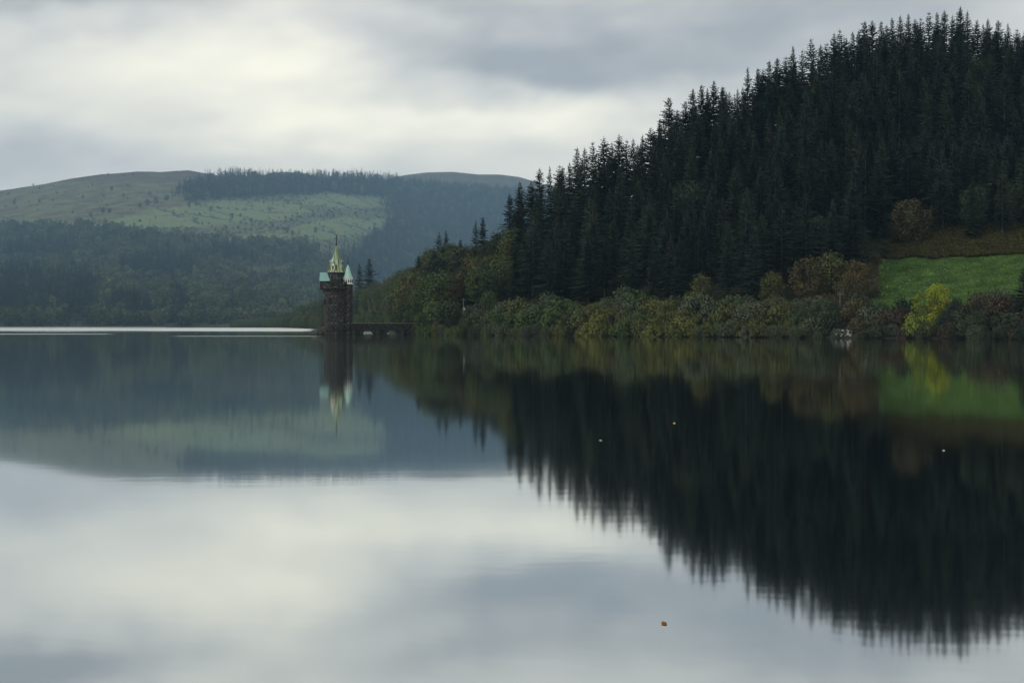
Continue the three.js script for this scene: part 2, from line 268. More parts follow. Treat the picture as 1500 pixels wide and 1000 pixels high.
const FIR = [leafM(0.011, 0.024, 0.019), leafM(0.022, 0.037, 0.023), leafM(0.0075, 0.016, 0.0145), leafM(0.028, 0.041, 0.023), leafM(0.015, 0.034, 0.029)];
const LEAF = { olive: leafM(0.066, 0.076, 0.028), green: leafM(0.050, 0.078, 0.030), dark: leafM(0.030, 0.045, 0.026), brown: leafM(0.062, 0.055, 0.027), rust: leafM(0.078, 0.064, 0.027), grey: leafM(0.054, 0.070, 0.044), yellow: leafM(0.096, 0.106, 0.030), lime: leafM(0.20, 0.235, 0.02), umber: leafM(0.055, 0.053, 0.027), spring: leafM(0.110, 0.150, 0.026), deep: leafM(0.018, 0.028, 0.022), wine: leafM(0.046, 0.036, 0.025) };
const CONIFERS = [coniferShape(101, 26, 7.6, 0.08, { power: 0.88 }), coniferShape(102, 27, 6.6, 0.14, { power: 0.84 }), coniferShape(103, 25, 8.0, 0.10, { power: 0.82, droop: 0.12 }), coniferShape(104, 28, 7.0, 0.24, { power: 0.78 }), coniferShape(105, 24, 6.6, 0.05, { power: 0.95 }), coniferShape(106, 27, 7.6, 0.2, { power: 0.74, droop: 0.05, step: 1.05 }), coniferShape(107, 26, 7.0, 0.08, { droop: 0.13, power: 0.9 }), coniferShape(108, 22, 6.8, 0.06, { power: 0.8, droop: 0.08 })];
const BROADS = [broadShape(201, 14, 5.4, 2.4), broadShape(202, 13, 4.6, 2.0, { blobs: 26 }), broadShape(203, 15, 5.0, 3.0, { blobs: 34, per: 80 }), broadShape(204, 12, 5.6, 1.6, { blobs: 32 }), broadShape(205, 16, 5.2, 2.6, { blobs: 36, clump: 0.85 })];
const LOWBROADS = [broadShape(211, 12, 5.2, -0.4, { blobs: 32, per: 85 }), broadShape(212, 13, 5.6, 0.2, { blobs: 36, per: 85, clump: 0.9 }), broadShape(213, 11, 5.4, -0.6, { blobs: 30, per: 85 })];
const SHRUBS = [broadShape(301, 6, 4.2, -0.8, { blobs: 22, per: 75, leaf: 0.34 }), broadShape(302, 5.2, 4.0, -1.0, { blobs: 20, per: 80, leaf: 0.3, stretch: 2 }), broadShape(303, 6.8, 3.8, -0.8, { blobs: 24, per: 75, leaf: 0.34 }), broadShape(304, 4.6, 3.6, -1.2, { blobs: 18, per: 85, leaf: 0.28, stretch: 2.2 })];

const trees = [];   // { kind, px, D, y, H (height), w (width factor), shape, m, turn, ... }
const R = rng(7);
const add = (kind, shapes, px, D, H, wide, m, extra = {}) => { const si = Math.floor(R() * shapes.length), shape = extra.shape ?? shapes[si], ground = hill(px, D); trees.push({ kind, px, D, ground, H, sy: H / shape.H, sx: (H / shape.H) * wide, shape, m, turn: R() * 6.28, top: rowOf(ground + H, D), r: 4 * (H / shape.H) * wide / D * F, ...extra }); };
const pick = (a) => a[Math.floor(R() * a.length)];
// firs on the skyline, [column, row of the tip]
const SKYLINE = [[643, 337], [653, 334], [697, 319], [708, 315], [746, 281], [762, 263], [778, 262], [791, 243], [806, 240], [820, 239], [834, 235], [846, 213], [857, 214], [869, 204], [885, 198], [896, 205], [907, 194], [918, 202], [928, 200], [941, 194], [953, 184], [966, 172], [980, 139], [993, 158], [1004, 145], [1016, 127], [1027, 121], [1036, 126], [1046, 115], [1058, 124], [1069, 131], [1081, 127], [1095, 95], [1110, 97], [1118, 99], [1128, 86], [1140, 82], [1152, 80], [1163, 64], [1176, 70], [1189, 53], [1202, 63], [1212, 60], [1222, 45], [1230, 40], [1240, 52], [1249, 44], [1258, 42], [1268, 28], [1278, 27], [1291, 28], [1299, 34], [1307, 23], [1319, 20], [1332, 17], [1341, 25], [1349, 23], [1361, 14], [1373, 15], [1384, 12], [1396, 20], [1408, 7], [1417, 13], [1432, 26], [1440, 32], [1448, 25], [1463, 27], [1477, 30], [1490, 40], [1504, 36], [1519, 42], [1535, 40], [1550, 48]];
for (const [px, row] of SKYLINE) { const D = table(RIDGE, px) + (R() - 0.6) * 14, H = heightAt(row, D) - hill(px, D); add('fir', CONIFERS, px, D, clamp(H, 9, 36), 0.75 + 0.6 * R() + (px === 980 || px === 1408 ? 0.1 : 0), pick(FIR), { crest: true }); }
// single trees that stand out: [column, D offset from shore, row of the tip, width factor, shapes, material, label]
const special = (kind, shapes, px, t, row, wide, m, label, extra = {}) => { const D = table(SHORE, px) + t, H = Math.max(5.5, heightAt(row, D) - hill(px, D)); add(kind, shapes, px, D, H, wide, m, { label, ...extra }); };
special('broadleaf', BROADS, 1333, 80, 286, 1.35, LEAF.umber, 'big rounded olive-brown tree at the top corner of the meadow', { shape: broadShape(402, 19, 7.4, -0.5, { blobs: 46, per: 90, leaf: 0.5, clump: 0.8 }) });
special('fir', CONIFERS, 1226, 58, 278, 1.25, FIR[1], 'broad dark fir with drooping branches above the brown tree left of the meadow', { shape: CONIFERS[2] });
special('broadleaf', LOWBROADS, 1185, 30, 374, 1.15, LEAF.brown, 'dull brown autumn tree behind the shore bushes');
special('broadleaf', LOWBROADS, 1216, 34, 366, 1.03, LEAF.olive, 'olive tree between the brown tree and the orange-tinged tree by the meadow');
special('broadleaf', LOWBROADS, 1252, 36, 378, 1.09, LEAF.rust, 'orange-tinged autumn tree at the left edge of the meadow');
special('broadleaf', LOWBROADS, 1246, 27, 396, 0.92, LEAF.brown, 'low brown tree behind the lone tall pole');
special('broadleaf', LOWBROADS, 1028, 27, 398, 0.92, LEAF.olive, 'olive-gold tree rising behind the shore bushes under the firs');
special('broadleaf', LOWBROADS, 1132, 27, 394, 0.98, LEAF.olive, 'gold-flecked dark olive tree behind the grey shore bushes');
special('broadleaf', BROADS, 1273, 44, 402, 0.9, LEAF.umber, 'dull brown bush at the left edge of the meadow', { shape: SHRUBS[0] });
special('broadleaf', LOWBROADS, 1277, 34, 418, 1.2, LEAF.brown, 'brown rounded bush at the lower left corner of the meadow');
special('broadleaf', LOWBROADS, 1280, 54, 386, 1.2, LEAF.umber, 'dull brown rounded tree at the middle of the left meadow edge');
special('broadleaf', LOWBROADS, 1291, 72, 366, 1.2, LEAF.dark, 'dark rounded tree between the meadow corner and the big olive-brown tree');
special('broadleaf', BROADS, 1278, 62, 382, 0.9, LEAF.dark, 'dark bush at the upper left corner of the meadow', { shape: SHRUBS[2] });
special('broadleaf', SHRUBS, 1213, 21, 436, 1.1, LEAF.brown, 'brown bush under the brown autumn tree');
special('broadleaf', SHRUBS, 1258, 21, 438, 1.1, LEAF.dark, 'dark bush under the orange-tinged tree');
special('broadleaf', BROADS, 1010, 20, 425, 0.7, LEAF.yellow, 'small gold bush behind the shore shrubs');
special('broadleaf', BROADS, 1374, 7, 412, 0.95, LEAF.lime, 'bright yellow-green tree on the shore below the meadow', { shape: broadShape(401, 13, 4.3, 2.6, { blobs: 26, per: 90, leaf: 0.36, clump: 0.95 }) });
special('broadleaf', BROADS, 1354, 6, 422, 0.95, LEAF.spring, 'mid green tree leaning against the yellow-green tree below the meadow', { shape: broadShape(403, 12, 5.0, 0.5, { blobs: 30, per: 90, leaf: 0.36, clump: 0.85 }) });
special('broadleaf', BROADS, 1345, 1.2, 466, 0.9, LEAF.spring, 'low green-gold spray dipping to the water under the yellow-green tree', { shape: SHRUBS[3] });
special('broadleaf', BROADS, 1366, 2, 458, 0.55, LEAF.lime, 'narrow yellow-green bush under the yellow-green tree', { shape: SHRUBS[2] });
special('broadleaf', BROADS, 1384, 2, 462, 0.8, LEAF.deep, 'dark bush at the water under the yellow-green tree', { shape: SHRUBS[0] });
special('broadleaf', BROADS, 1400, 6, 438, 0.75, LEAF.deep, 'dark bush beside the yellow-green tree', { shape: SHRUBS[2] });
special('broadleaf', BROADS, 1434, 10, 424, 0.85, LEAF.wine, 'dark reddish rounded bush below the meadow', { shape: SHRUBS[0] });
special('broadleaf', BROADS, 1466, 12, 420, 0.7, LEAF.grey, 'thin grey-green bush beside the dark fir at the meadow edge', { shape: SHRUBS[3] });
special('fir', CONIFERS, 1500, 6, 388, 1.5, FIR[2], 'dark bushy fir on the shore at the foot of the meadow', { shape: CONIFERS[4] });
special('broadleaf', BROADS, 1488, 92, 262, 1.0, LEAF.dark, 'dark green tree at the upper edge of the bracken above the meadow');
special('fir', CONIFERS, 526, 120, 383, 1.1, FIR[2], 'dark fir just behind the tower, on the spur');
special('fir', CONIFERS, 541, 130, 376, 1.0, FIR[0], 'ragged dark fir behind the bridge, beside another fir');
special('fir', CONIFERS, 613, 90, 372, 1.1, FIR[0], 'dark fir on the olive spur above the bridge end');
special('broadleaf', BROADS, 640, 40, 372, 1.0, LEAF.deep, 'big dark rounded tree above the bridge end', { shape: BROADS[4] });
special('broadleaf', LOWBROADS, 588, 22, 424, 1.03, LEAF.dark, 'dark green tree leaning over the bridge end');
special('broadleaf', LOWBROADS, 716, 26, 424, 0.86, LEAF.green, 'fresh green tree between the crossarm pole and the firs');
// the wood itself
const spaced = (list, x, z, d) => list.every((p) => (p[0] - x) ** 2 + (p[1] - z) ** 2 > d * d);
const spots = trees.map((t) => [X(t.px, t.D), -t.D]);
let tries = 0;
while (tries++ < 26000) {
  const px = 350 + R() * 1230, T0 = table(SHORE, px), T1 = table(RIDGE, px), q = R(), D = lerp(T0 + (px < 592 ? 1.5 : 22), T1 + 16, Math.sqrt(q)), t = D - T0, x = X(px, D);
  const leafy = px < 560 ? 0.94 : px < 700 ? 0.86 - smooth(600, 700, px) * 0.06 : px < 770 ? lerp(0.8, 0.1, smooth(735, 770, px + 14 * n2(D / 20, 3))) : 0.03;
  if (px > 1290 && px < 1378 && t < 97) continue;
  const meadow = px > 1272 && px < 1700 && t < (px > 1330 ? 82 : 74);
  if (meadow || (px > 1150 && px < 1275 && t < 40)) continue;
  const broad = R() < leafy, gap = px < 600 ? 6.5 + (600 - px) * 0.02 : broad ? 5.8 : 5.8;
  if (!spaced(spots, x, -D, gap)) continue;
  let H = broad ? 10 + 6 * R() : 19 + 9 * R() * (0.7 + 0.3 * R());
  if (!broad && px < 760) H *= 0.72;
  const g = hill(px, D), limit = crestRow(px) + 8 + 14 * R(); H = Math.min(H, heightAt(limit, D) - g);
  if (H < (broad ? 6 : 9)) continue;
  spots.push([x, -D]);
  if (broad) add('broadleaf', BROADS, px, D, H, 0.85 + 0.3 * R(), px < 600 ? pick([LEAF.green, LEAF.green, LEAF.olive, LEAF.grey]) : px < 780 ? pick([LEAF.olive, LEAF.green, LEAF.dark, LEAF.green, LEAF.umber, LEAF.dark]) : LEAF.dark);
  else add('fir', CONIFERS, px, D, H, 0.85 + 0.3 * R(), pick(FIR));
}
// bushes along the water
const tone = (px) => px < 640 ? ['olive', 'dark', 'green'] : px < 842 ? ['green', 'grey', 'olive', 'dark', 'grey'] : px < 890 ? ['yellow', 'olive'] : px < 955 ? ['green', 'grey', 'olive'] : px < 1010 ? ['yellow', 'olive', 'olive'] : px < 1180 ? ['grey', 'green', 'grey', 'olive'] : px < 1290 ? ['grey', 'dark', 'brown'] : ['dark', 'deep', 'grey', 'wine'];
for (const [t, lo, hi, step] of [[-0.2, 3.2, 4.8, 11], [5, 4.6, 6.6, 15], [10, 4.8, 7.2, 17], [16, 4.0, 6.2, 20]]) for (let px = 598 + R() * 10; px < 1530; px += step * (0.75 + 0.5 * R())) {
  if (t > 4 && ((px > 1220 && px < 1243) || (px > 670 && px < 688))) continue;
  if (t > 12 && ((px > 1266 && px < 1345) || (px > 1212 && px < 1248))) continue;
  if (t < 3 && px > 1234 && px < 1258) continue;
  if (px > 1340 && px < 1378 && t < 12 && t > 0) continue;
  const D = table(SHORE, px) + t + (R() - 0.5) * 3, big = px > 905 && px < 930 ? 1.25 : px > 1150 ? 0.78 : 1;
  add('shrub', SHRUBS, px, D, (lo + (hi - lo) * R()) * big * (1 + 0.38 * n2(px / 46, t / 9)), 0.72 + 0.35 * R(), LEAF[pick(tone(px))]);
}
for (const [t, lo, hi] of [[2, 6, 9], [9, 8, 12], [18, 9, 13]]) for (let px = 338 + R() * 6; px < 596; px += (4 + 4 * R()) * 900 / table(SHORE, px)) { const D = table(SHORE, px) + t + 3 * R(); add('broadleaf', BROADS, px, D, lo + (hi - lo) * R(), 1.0 + 0.3 * R(), pick([LEAF.green, LEAF.olive, LEAF.dark, LEAF.green]), { shape: pick(LOWBROADS) }); }
{ const D = table(SHORE, 1192) + 1.5; add('shrub', SHRUBS, 1192, D, 4.6, 1.15, LEAF.grey, { shape: SHRUBS[1], label: 'low domed grey-green bush overhanging the water beside the pale stones' }); }

// which trees show most from the lake: those stay single things, the hidden remainder is one mass
{
  const horizon = new Float32Array(1700).fill(1000);
  for (const t of [...trees].sort((a, b) => a.D - b.D)) {
    let seen = 0; const bottom = rowOf(t.ground, t.D);
    for (let c = Math.max(0, Math.floor(t.px - t.r)); c <= Math.min(1520, t.px + t.r); c++) {
      const k = Math.abs(c - t.px) / t.r, top = t.kind === 'fir' ? lerp(t.top, bottom, Math.min(1, k * 0.9)) : lerp(t.top, bottom, 1 - Math.sqrt(Math.max(0, 1 - k * k)));
      const vis = Math.min(bottom, horizon[c]) - top; if (vis > 0) { seen += vis; horizon[c] = Math.min(horizon[c], top + (t.kind === 'fir' ? 10 : 3)); }
    }
    t.seen = t.px < 1515 ? seen : 0;
  }
}
const protos = new Map();
function plant(t) {
  const kind = { fir: 'conifer_tree', broadleaf: 'broadleaf_tree', shrub: 'shrub' }[t.kind];
  const T0 = table(SHORE, t.px), up = (t.D - T0) / (table(RIDGE, t.px) - T0), along = t.px < 679 ? 'between bridge and crossarm pole' : t.px < 797 ? 'between crossarm pole and first dim pole' : t.px < 951 ? 'between first dim pole and tallest shore bush' : t.px < 1068 ? 'around the small gold bush' : t.px < 1231 ? 'between gold-flecked tree and tall pale pole' : t.px < 1345 ? 'between tall pale pole and yellow-green tree' : 'beyond the yellow-green tree';
  const tone = { [FIR[2].uuid]: 'blackish', [FIR[3].uuid]: 'olive-tinged', [FIR[4].uuid]: 'bluish', [FIR[1].uuid]: 'dull green' }[t.m.uuid] ?? 'dark green', hue = { [LEAF.yellow.uuid]: 'yellow-green', [LEAF.grey.uuid]: 'grey-green', [LEAF.olive.uuid]: 'olive', [LEAF.green.uuid]: 'mid green', [LEAF.brown.uuid]: 'brown', [LEAF.wine.uuid]: 'dark reddish', [LEAF.umber.uuid]: 'dull brown', [LEAF.deep.uuid]: 'blackish green' }[t.m.uuid] ?? 'dark green';
  const label = t.label ?? (t.kind === 'fir' ? (t.crest ? `${tone} crest fir tipped against the sky, ${along}` : `${tone} fir ${up < 0.34 ? 'low on' : up < 0.7 ? 'halfway up' : 'high on'} the slope, ${along}`)
    : t.kind === 'shrub' ? `${hue} bush in the shore thicket ${along}` : t.px < 492 ? `${hue} tree on the hazy wooded point left of the tower` : t.px < 600 ? `${hue} rounded tree on the hazy spur behind the bridge` : t.px < 780 ? `${hue} leafy tree ${up < 0.4 ? 'low on' : 'high on'} the leafy end of the wooded hill` : `${hue} leafy tree scattered among the firs of the steep hillside`);
  const group = t.label ? undefined : t.kind === 'fir' ? (t.crest ? 'firs along the crest of the hill' : 'firs massed on the hillside') : t.kind === 'shrub' ? 'bushes along the shore' : t.px < 600 ? 'trees on the spur behind the tower' : 'leafy trees on the hillside';
  const key = t.shape.crown.uuid + t.m.uuid;
  let o;
  if (protos.has(key)) { o = protos.get(key).clone(); o.name = numbered(kind); o.userData = {}; scene.add(o); }
  else { o = new THREE.Group(); o.name = numbered(kind); scene.add(o); part(t.kind === 'shrub' ? 'stems' : 'trunk', t.shape.trunk, t.kind === 'fir' && R() < 0.3 ? paleBark : bark, o); part(t.kind === 'shrub' ? 'foliage' : 'crown', t.shape.crown, t.m, o); protos.set(key, o); }
  o.position.set(X(t.px, t.D), t.ground - 0.15, -t.D); o.scale.set(t.sx, t.sy, t.sx); o.rotation.set(0, t.turn, 0);
  tag(o, label, t.kind === 'shrub' ? 'shrub' : 'tree', group);
}
const rest = [], LIMITS = { fir: 300, broadleaf: 190, shrub: 220 };
for (const kind of ['fir', 'broadleaf', 'shrub']) {
  const list = trees.filter((t) => t.kind === kind).sort((a, b) => (b.label ? 1e9 : 0) + b.seen - (a.label ? 1e9 : 0) - a.seen);
  list.forEach((t, i) => (i < LIMITS[kind] && (t.seen > 12 || t.label) ? plant(t) : rest.push(t)));
}
function mass(name, label, category, sets) {   // sets: [part name, geometry, material, [{matrix, tint}]]
  const o = new THREE.Group(); o.name = name; scene.add(o); tag(o, label, category, null, 'stuff');
  for (const [pn, geo, m, copies] of sets) {
    if (!copies.length) continue;
    const im = new THREE.InstancedMesh(geo, m, copies.length); im.name = pn; im.userData.kind = 'stuff'; im.castShadow = im.receiveShadow = true;
    copies.forEach((c, i) => { im.setMatrixAt(i, c.matrix); if (c.tint) im.setColorAt(i, c.tint); }); o.add(im);
  }
  return o;
}
const M4 = (x, y, z, turn, sx, sy) => new THREE.Matrix4().compose(new THREE.Vector3(x, y, z), new THREE.Quaternion().setFromAxisAngle(new THREE.Vector3(0, 1, 0), turn), new THREE.Vector3(sx, sy, sx));
{
  const by = new Map();
  for (const t of rest) { const k = t.shape.crown.uuid + t.m.uuid; if (!by.has(k)) by.set(k, [t, []]); by.get(k)[1].push({ matrix: M4(X(t.px, t.D), t.ground - 0.15, -t.D, t.turn, t.sx, t.sy) }); }
  mass('woodland', 'depth of the dense dark wood behind the front trees of the hillside', 'woodland', [...by.values()].flatMap(([t, c]) => [['trunk_mass', t.shape.trunk, bark, c], ['crown_mass', t.shape.crown, t.m, c]]));
}

// ---------- far woods ----------
const farFirs = [coniferShape(501, 15, 4.2, 0.05, { step: 1.5 }), coniferShape(502, 16, 3.6, 0.06, { step: 1.5 }), coniferShape(503, 14, 4.4, 0.04, { step: 1.6, power: 0.7 })];
const farLeafy = [broadShape(511, 11, 4.6, 0.6, { blobs: 13, per: 26, leaf: 0.95 }), broadShape(512, 10, 4.2, 0.4, { blobs: 12, per: 26, leaf: 0.95 }), broadShape(513, 12, 4.2, 0.8, { blobs: 14, per: 24, leaf: 0.9 })];
const STANDS = [[35, 432, 48, 40], [112, 436, 34, 38], [190, 456, 36, 18], [262, 450, 15, 30], [235, 396, 62, 16], [330, 378, 40, 10], [60, 372, 60, 12]];
const white = leafM(1, 1, 1);
{
  const r = rng(77), firs = farFirs.map(() => []), leafy = farLeafy.map(() => []), front = [], C = (a, b, c) => new THREE.Color().setRGB(a, b, c);
  const leafTint = () => { const k = r(), f = 0.65 + 0.7 * r(); return k < 0.5 ? C(0.062 * f, 0.094 * f, 0.050 * f) : k < 0.72 ? C(0.082 * f, 0.100 * f, 0.046 * f) : k < 0.94 ? C(0.044 * f, 0.064 * f, 0.037 * f) : C(0.10 * f, 0.095 * f, 0.045 * f); };
  const firTint = () => { const f = 0.6 + 0.6 * r(); return C(0.012 * f, 0.024 * f, 0.021 * f); };
  for (let k = 0; k < 140000; k++) {
    const px = -280 + r() * 1110, q = 0.004 + r() * 0.996, D = farOf(px, q), grow = lerp(1, 2.1, clamp((D - 2350) / 5000)); if (r() > D / 6200 / grow) continue;
    const x = X(px, D), y = farHill(px, D), row = rowOf(y, D), zone = farZone(px + 26 * n2(x / 70, D / 70), row + 5 * n2(x / 60, D / 60 + 9)), clump = fbm2(x / 120, D / 120, 3), fine = n2(x / 34, D / 34);
    let p = 0, fir = 0;
    if (zone === 'wood') { p = 0.62; fir = smooth(0.0, 0.12, clump + 0.12 * (row > 420 ? 1 : 0) * (px < 140 ? 1 : 0)) * 0.95; if (row < 400 && fine < -0.45) p = 0.12; for (const [a, b, w, h] of STANDS) if (((px - a) / w) ** 2 + ((row - b) / h) ** 2 < 1 + 0.5 * fine) fir = 0.97; }
    else if (zone === 'plantation') { p = 0.85; fir = 0.93; }
    else if (zone === 'scrub') { p = smooth(-0.12, 0.3, clump + 0.45 * fine) * 0.8; fir = 0.06; }
    else if (zone === 'moor') { p = hedge(x, -D, 0.012) ? 0.06 : smooth(0.34, 0.55, clump + 0.35 * fine) * 0.3 + 0.0008; fir = 0.1; }
    else if (zone === 'field') p = hedge(x, -D, 0.025) ? 0.3 : smooth(0.4, 0.7, clump + 0.4 * fine) * 0.5 + 0.001;
    else p = 0.22;
    if (r() > p) continue;
    const isFir = r() < fir, low = zone === 'scrub' || zone === 'moor' || zone === 'field' || zone === 'clearing', s = (low ? 0.26 + 0.5 * r() * r() : 1.15 + 1.05 * r()) * (isFir ? 0.95 : 1.15) * grow, turn = r() * 6.28, v = Math.floor(r() * 3);
    if (D < farNear + 60 && !low && px > -40 && px < 470) { front.push({ x, y, D, isFir, s: s * 1.1, turn, v }); continue; }
    (isFir ? firs : leafy)[v].push({ matrix: M4(x, y - 0.3, -D, turn, s * (0.9 + 0.3 * r()), s * (isFir ? 1.1 : 1)), tint: (isFir ? firTint() : leafTint()).multiplyScalar(1 + 0.4 * n2(x / 75, D / 75 + 4)) });
  }
  mass('far_woodland', 'hazy mixed woodland covering the far hillside', 'woodland', [...farFirs.map((f, i) => ['fir_mass', f.crown, white, firs[i]]), ...farLeafy.map((f, i) => ['leafy_mass', f.crown, white, leafy[i]])]);
  front.sort((a, b) => b.s - a.s);
  const cache = new Map(), single = (x, y, D, isFir, s, turn, v, m, label, group) => {
    const key = `${isFir}${v}${m.uuid}`, name = isFir ? 'conifer_tree' : 'broadleaf_tree'; let o;
    if (cache.has(key)) { o = cache.get(key).clone(); o.userData = {}; o.name = numbered(name); scene.add(o); }
    else { const sh = (isFir ? farFirs : farLeafy)[v]; o = new THREE.Group(); o.name = numbered(name); scene.add(o); part('trunk', sh.trunk, bark, o); part('crown', sh.crown, m, o); cache.set(key, o); }
    o.position.set(x, y - 0.3, -D); o.scale.set(s, s, s); o.rotation.y = turn; tag(o, label, 'tree', group);
  };
  front.forEach((f, i) => { const m = f.isFir ? FIR[i % 4] : [LEAF.green, LEAF.olive, LEAF.grey, LEAF.dark][i % 4]; single(f.x, f.y, f.D, f.isFir, f.s, f.turn, f.v, m, f.isFir ? 'hazy fir at the far edge of the lake' : 'hazy rounded tree at the far edge of the lake', 'trees along the far shore'); });
  // trees that stand alone on the far pastures: [column, row of the foot, height]
  for (const [px, row, H] of [[163, 279, 26], [57, 297, 25], [20, 300, 25], [132, 318, 24], [150, 312, 27], [160, 312, 26], [205, 304, 26], [216, 301, 31], [228, 298, 31], [244, 293, 32], [276, 303, 25], [287, 302, 26], [339, 320, 27], [459, 318, 23], [428, 345, 21], [462, 341, 22], [420, 341, 26], [345, 352, 19], [411, 402, 35], [446, 405, 46], [421, 394, 40]]) {
    let lo = table(FARNEAR, px), hi = table(FARDEEP, px); for (let i = 0; i < 40; i++) { const m = (lo + hi) / 2; if (rowOf(farHill(px, m), m) > row) lo = m; else hi = m; }
    const isFir = H > 34; single(X(px, lo), farHill(px, lo), lo, isFir, H / (isFir ? 15 : 11), px, px % 3, isFir ? FIR[px % 4] : LEAF.dark, isFir ? 'tall dark fir beside the white farm on the far slope' : 'lone tree standing on the open pasture of the far hillside', isFir ? 'firs by the white farm' : 'lone trees on the far pastures');
  }
  // white farm houses
  const wallM = mat(0.78, 0.78, 0.75), slate = mat(0.10, 0.11, 0.13);
  for (const [px, row, w, h, turn, label] of [[394, 409, 15, 7.0, 0.5, 'small white farmhouse with slate roof on the far slope'], [405, 410, 10, 6.0, -0.3, 'tiny white cottage to the right of the farmhouse on the far slope']]) {
    let lo = table(FARNEAR, px), hi = table(FARDEEP, px); for (let i = 0; i < 40; i++) { const m = (lo + hi) / 2; if (rowOf(farHill(px, m), m) > row) lo = m; else hi = m; }
    const o = thing('farmhouse', label, 'house', [X(px, lo), farHill(px, lo) - 0.4, -lo], turn, 'white farm buildings');
    const s = new THREE.Shape(); s.moveTo(-2.6, 0); s.lineTo(2.6, 0); s.lineTo(2.6, h); s.lineTo(0, h + 2.2); s.lineTo(-2.6, h);
    part('wall', at(new THREE.ExtrudeGeometry(s, { depth: w, bevelEnabled: false }), -w / 2, 0, 0, Math.PI / 2), wallM, o);
    for (const k of [-1, 1]) part('roof', at(new THREE.BoxGeometry(w + 0.6, 0.2, 3.6), 0, h + 1.18, k * 1.42, 0, k * 0.70), slate, o);
    part('chimney', at(new THREE.BoxGeometry(0.7, 1.4, 0.7), w / 2 - 0.6, h + 2.6, 0), wallM, o);
  }
}

// ---------- meadow turf and bracken ----------
{
  const r = rng(88), tuft = new Soup(), fern = new Soup();
  for (let k = 0; k < 7; k++) { const a = r() * 6.28, l = 0.16 + 0.14 * r(); tuft.tri([Math.cos(a + 1.5) * 0.06, 0, Math.sin(a + 1.5) * 0.06], [Math.cos(a - 1.5) * 0.06, 0, Math.sin(a - 1.5) * 0.06], [Math.cos(a) * 0.15, l, Math.sin(a) * 0.15]); }
  for (let k = 0; k < 14; k++) { const a = k * 0.9 + r(), l = 0.7 + 0.4 * r(), w = 0.16; fern.quad([0, 0.1, 0], [Math.cos(a) * l * 0.5 - Math.sin(a) * w, 0.7 + 0.3 * r(), Math.sin(a) * l * 0.5 + Math.cos(a) * w], [Math.cos(a) * l, 0.5 + 0.3 * r(), Math.sin(a) * l], [Math.cos(a) * l * 0.5 + Math.sin(a) * w, 0.7 + 0.3 * r(), Math.sin(a) * l * 0.5 - Math.cos(a) * w]); }
  const tg = tuft.geo(true), fg = fern.geo(true), grass = [], bracken = [];
  for (let k = 0; k < 60000; k++) {
    const px = 1274 + r() * 270, t = 20 + r() * 76, D = table(SHORE, px) + t, x = X(px, D), n = fbm2(x / 9, -D / 9, 4);
    if (t < 71 + 3 * n && px > 1281 + 6 * n + Math.max(0, t - 45) * 0.7) { const f = 0.8 + 0.4 * r() + 0.5 * n; grass.push({ matrix: M4(x, hill(px, D) - 0.03, -D, r() * 6.28, 1.2 + r(), 0.6 + 0.7 * r()), tint: new THREE.Color().setRGB(0.14 * f, 0.242 * f, 0.072 * f) }); }
    else if (t > 60 && px > 1300 && r() < 0.3) { const f = 0.7 + 0.6 * r(), g = r(); bracken.push({ matrix: M4(x, hill(px, D) - 0.05, -D, r() * 6.28, 0.9 + 0.6 * r(), 0.8 + 0.7 * r()), tint: new THREE.Color().setRGB((0.06 + 0.03 * g) * f, (0.055 + 0.03 * g) * f, 0.024 * f) }); }
  }
  mass('meadow_grass', 'short bright grass of the sloping meadow', 'grass', [['turf', tg, white, grass]]);
  mass('bracken', 'brown bracken strip along the top of the meadow', 'bracken', [['fronds', fg, white, bracken]]);
}

// ---------- the tower ----------
const rubble = grainTexture(256, (u, v) => {   // coursed rubble, each stone a few tens of centimetres; the tile is 6 m
  const row = Math.floor(v * 18), off = (row * 0.37) % 1, cx = (u * 11 + off) % 11, cell = Math.floor(cx), fx = cx - cell, fy = v * 18 - row, e = Math.min(fx, 1 - fx, fy, 1 - fy);
  const h = n2(cell * 5.7 + 0.5, row * 3.3), h2 = n2(cell * 2.9, row * 7.1 + 40), k = (0.60 + 0.26 * h + (h2 > 0.75 ? 0.35 : 0) + 0.10 * tileNoise(u, v, 12)) * (e < 0.09 ? 0.62 : 1);
  return [k, k * (0.97 + 0.04 * h2), k * (0.93 + 0.08 * h2)];
});
const uvMetres = (g, f = 1 / 6) => { const p = g.attributes.position, n = g.attributes.normal, uv = []; for (let i = 0; i < p.count; i++) { const a = Math.abs(n.getX(i)), b = Math.abs(n.getZ(i)), c = Math.abs(n.getY(i)); uv.push(...(c > 0.8 ? [p.getX(i) * f, p.getZ(i) * f] : a > b ? [p.getZ(i) * f, p.getY(i) * f] : [p.getX(i) * f, p.getY(i) * f])); } g.setAttribute('uv', new THREE.Float32BufferAttribute(uv, 2)); return g; };
const drumUV = (g, r) => { const p = g.attributes.position, uv = g.attributes.uv; for (let i = 0; i < p.count; i++) uv.setXY(i, uv.getX(i) * 2 * Math.PI * r / 6, p.getY(i) / 6); return g; };
const stone = mat(0.112, 0.117, 0.120, { map: rubble, bumpMap: rubble, bumpScale: 0.05, roughness: 0.92 });
const wet = mat(0.062, 0.068, 0.068, { map: rubble, bumpMap: rubble, bumpScale: 0.05 }), ashlar = mat(0.092, 0.096, 0.098, { map: rubble, roughness: 0.9 }), lead = mat(0.05, 0.055, 0.06, { roughness: 0.6 }), iron = mat(0.025, 0.028, 0.03, { roughness: 0.6 }), cream = mat(0.74, 0.75, 0.68), coping = mat(0.12, 0.13, 0.12), glass = mat(0.04, 0.045, 0.05, { roughness: 0.12, specularIntensity: 1 });
